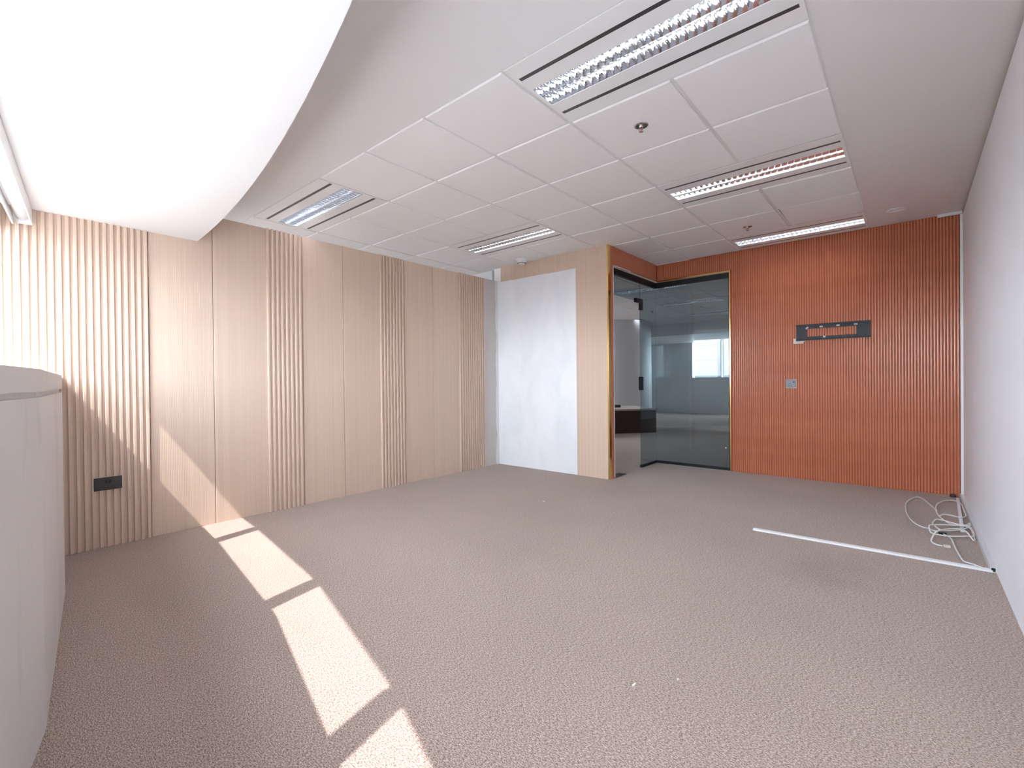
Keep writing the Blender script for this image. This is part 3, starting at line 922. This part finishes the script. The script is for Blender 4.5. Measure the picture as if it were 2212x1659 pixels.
for lab, pp, z in CABLES:
    q = [floor_at(1920 + px * 0.1447, 1040 + py * 0.1447) for px, py in pp]
    k0 = Vector((min(q[0][0], 0.322), q[0][1], 0))
    sp_ = smooth_pts([(min(x_, 0.322), y_, 0.0) for x_, y_ in q], 6)
    zs = []
    for p in sp_:
        z_ = 0.0052
        if 4.57 < p.y < 5.86 and 0.245 < p.x + 0.035 * (5.83 - p.y) - 0.0 < 0.345: z_ = 0.0175
        for u in laid:
            if abs(u.x - p.x) < 0.026 and abs(u.y - p.y) < 0.026: z_ = max(z_, u.z + 0.0125)
        zs.append(z_)
    zs2 = [max(zs[max(0, i - 9):i + 10]) for i in range(len(zs))]
    zs2 = [sum(zs2[max(0, i - 3):i + 4]) / len(zs2[max(0, i - 3):i + 4]) for i in range(len(zs))]
    sp_ = [Vector((p.x, p.y, zz)) for p, zz in zip(sp_, zs2)]
    laid += sp_
    t = empty('network_cable', k0, label=lab, cat='cable', group='white cables in the corner')
    m_ = MB(); m_.tube([p - k0 for p in sp_], 0.0048, 7)
    obj('lead', m_, 'cable_white', t)
    if 'plug' in lab:
        m_ = MB(); m_.box(-0.006, 0.026, -0.010, 0.010, -0.005, 0.010)
        obj('plug', m_, 'tape', t, (0.012, 0.0, 0.0055), (0, 0, 0.2), bevel=0.002)
    if 'skirting' in lab:
        i = 12
        laid += [sp_[i * 6] + Vector((dx_, dy_, 0.012)) for dx_ in (-0.016, 0, 0.016) for dy_ in (-0.01, 0.01)]
        m_ = MB(); m_.box(-0.020, 0.020, -0.012, 0.012, -0.0052, 0.009)
        obj('joint_clip', m_, 'black_plastic', t, sp_[i * 6] - k0, (0, 0, 0.5), bevel=0.003)

m_ = MB(); m_.lathe([(0.001, 0.0), (0.020, 0.0), (0.022, 0.006), (0.021, 0.020), (0.016, 0.026), (0.001, 0.028)], 20)
obj('door_stop', m_, 'knob_brown', None, (0.285, 5.90, 0), label='small dark brown round stopper on the carpet at the red wall corner', cat='door stop')
for k, (x, y, w, h_, lab) in enumerate([(-2.57, 3.453, 0.008, 0.005, 'tiny white scrap on the carpet before the white infill wall'), (-0.769, 1.569, 0.004, 0.010, 'thin white scrap on the carpet in the foreground'), (-0.659, 1.70, 0.003, 0.003, 'speck of white litter beside the foreground scrap')]):
    m_ = MB(); m_.prism([(-w, -h_), (w * 0.7, -h_ * 0.8), (w, h_ * 0.5), (-w * 0.4, h_)], 0.0, 0.004, 'z')
    obj('paper_scrap', m_, 'paper', None, (x, y, 0), label=lab, cat='litter', group='bits of litter on the carpet')

# ------------------------------------------------------------------ the office beyond the glass
mb = MB()
YF = 15.5
mb.box(-7.5, 0.6, YF, YF + 0.2, 0, 1.16)
mb.box(-7.5, 0.6, YF, YF + 0.2, 2.30, 2.70)
mb.box(-7.5, -5.45, YF, YF + 0.2, 1.16, 2.30)
mb.box(-2.6, 0.6, YF, YF + 0.2, 1.16, 2.30)
obj('wall_far', mb, 'column_paint', label='far office wall with a window band, seen through the glass', cat='wall', kind=ST)
mb = MB(); mb.box(-7.4, 0.5, 12.6, YF, 2.30, 2.618)
obj('ceiling_far_bulkhead', mb, 'bulkhead_paint', label='white lowered ceiling before the far window', cat='ceiling', kind=ST)
mb = MB(); mb.box(-7.5, -7.4, -0.2, 7.2, 0, 2.70)
mb.box(-7.5, -7.4, 7.2, 9.2, 0, 1.1); mb.box(-7.5, -7.4, 7.2, 9.2, 2.25, 2.70); mb.box(-7.5, -7.4, 9.2, YF, 0, 2.70)
obj('wall_office_left', mb, 'column_paint', label='left side wall of the office beyond', cat='wall', kind=ST)
mb = MB(); mb.box(XR + 0.12, XR + 0.24, 6.0, YF, 0, 2.70)
obj('wall_office_right', mb, 'column_paint', label='right side wall of the office beyond', cat='wall', kind=ST)
mb = MB(); mb.box(-7.4, -4.34, 4.70, 4.80, 0, 2.70)
obj('wall_light_block', mb, 'column_paint', label='cross wall behind the beige partition, added to block window light', cat='wall', kind=ST)  # added wall, keeps the neighbouring windows' light out of the office beyond
w = empty('window_31', (-7.45, 7.2, 1.1), label='unseen side window added to light the column in the office beyond', cat='window', kind=ST)  # unseen window, added so daylight reaches the round column
for a in (0.0, 1.0):
    m_ = MB(); m_.box(-0.005, 0.005, a + 0.02, a + 0.98, 0.0, 1.15); obj('pane', m_, 'clear_glass', w)
m_ = MB(); m_.box(-0.04, 0.04, 0.98, 1.02, 0, 1.15); obj('mullion', m_, 'plate_white', w)
w = empty('window_30', (0, YF + 0.1, 1.16), label='window band in the far office wall', cat='window', kind=ST)
xs = [-5.45, -4.62, -3.6, -2.6]
for a, b_ in zip(xs, xs[1:]):
    m_ = MB(); m_.box(a + 0.06, b_ - 0.06, -0.005, 0.005, 0.0, 1.14)
    obj('pane', m_, 'clear_glass', w)
for a in xs[1:-1]:
    m_ = MB(); m_.box(a - 0.06, a + 0.06, -0.04, 0.04, 0, 1.14)
    obj('mullion', m_, 'plate_white', w)

m_ = MB()
m_.lathe([(1.25, 0.0), (1.25, ZC)], 64)
obj('column', m_, 'column_paint', None, (-6.45, 11.50, 0), label='big round pale column beyond the doorway', cat='column', kind=ST)
t = empty('bench', (-4.62, 8.72, 0), (0, 0, math.radians(52)), label='dark brown built-in bench with a stone top beside the column', cat='bench')
m_ = MB(); m_.box(-1.3, 0.90, 0.02, 1.10, 0, 0.47)
obj('body', m_, 'bench_brown', t)
m_ = MB(); m_.box(-1.3, 0.92, 0.0, 1.10, 0.47, 0.505)
obj('top', m_, 'bench_top', t)
m_ = MB(); m_.box(-1.1, 0.35, 0.55, 0.95, 0.505, 0.56)
obj('pad', m_, 'black_plastic', t, bevel=0.01)

# ------------------------------------------------------------------ towers outside the far window
def tower(name, x0, x1, y0, y1, z0, z1, label, step, band=None):
    t = empty(name, ((x0 + x1) / 2, y0, z0), label=label, cat='building')
    cx = (x0 + x1) / 2
    m_ = MB(); m_.box(x0 - cx, x1 - cx, 0, y1 - y0, 0, z1 - z0)
    obj('shaft', m_, 'tower_pale', t)
    z = 0.0
    while z < z1 - z0:
        m_ = MB(); m_.box(x0 - cx - 0.02, x1 - cx + 0.02, -0.03, 0.0, z, z + 0.10)
        obj('joint_line', m_, 'tower_joint', t)
        z += step
    if band is not None:
        m_ = MB(); m_.box(x0 - cx + 0.15, x1 - cx - 0.15, -0.05, 0.0, band - z0, band + 1.0 - z0)
        obj('window_band', m_, 'tower_band', t)
    return t
tower('exterior_tower', -25.5, -16.0, 46, 60, -30, 40, 'pale concrete tower outside the far window, nearer one', 4.1)
tower('exterior_tower', -15.8, -13.0, 44, 58, -30, 40, 'pale tower with a blue window band outside the far window', 4.1, 4.2)
tower('exterior_tower', -12.0, -4.0, 58, 70, -30, 36, 'pale tower right of the far window mullion', 4.0)
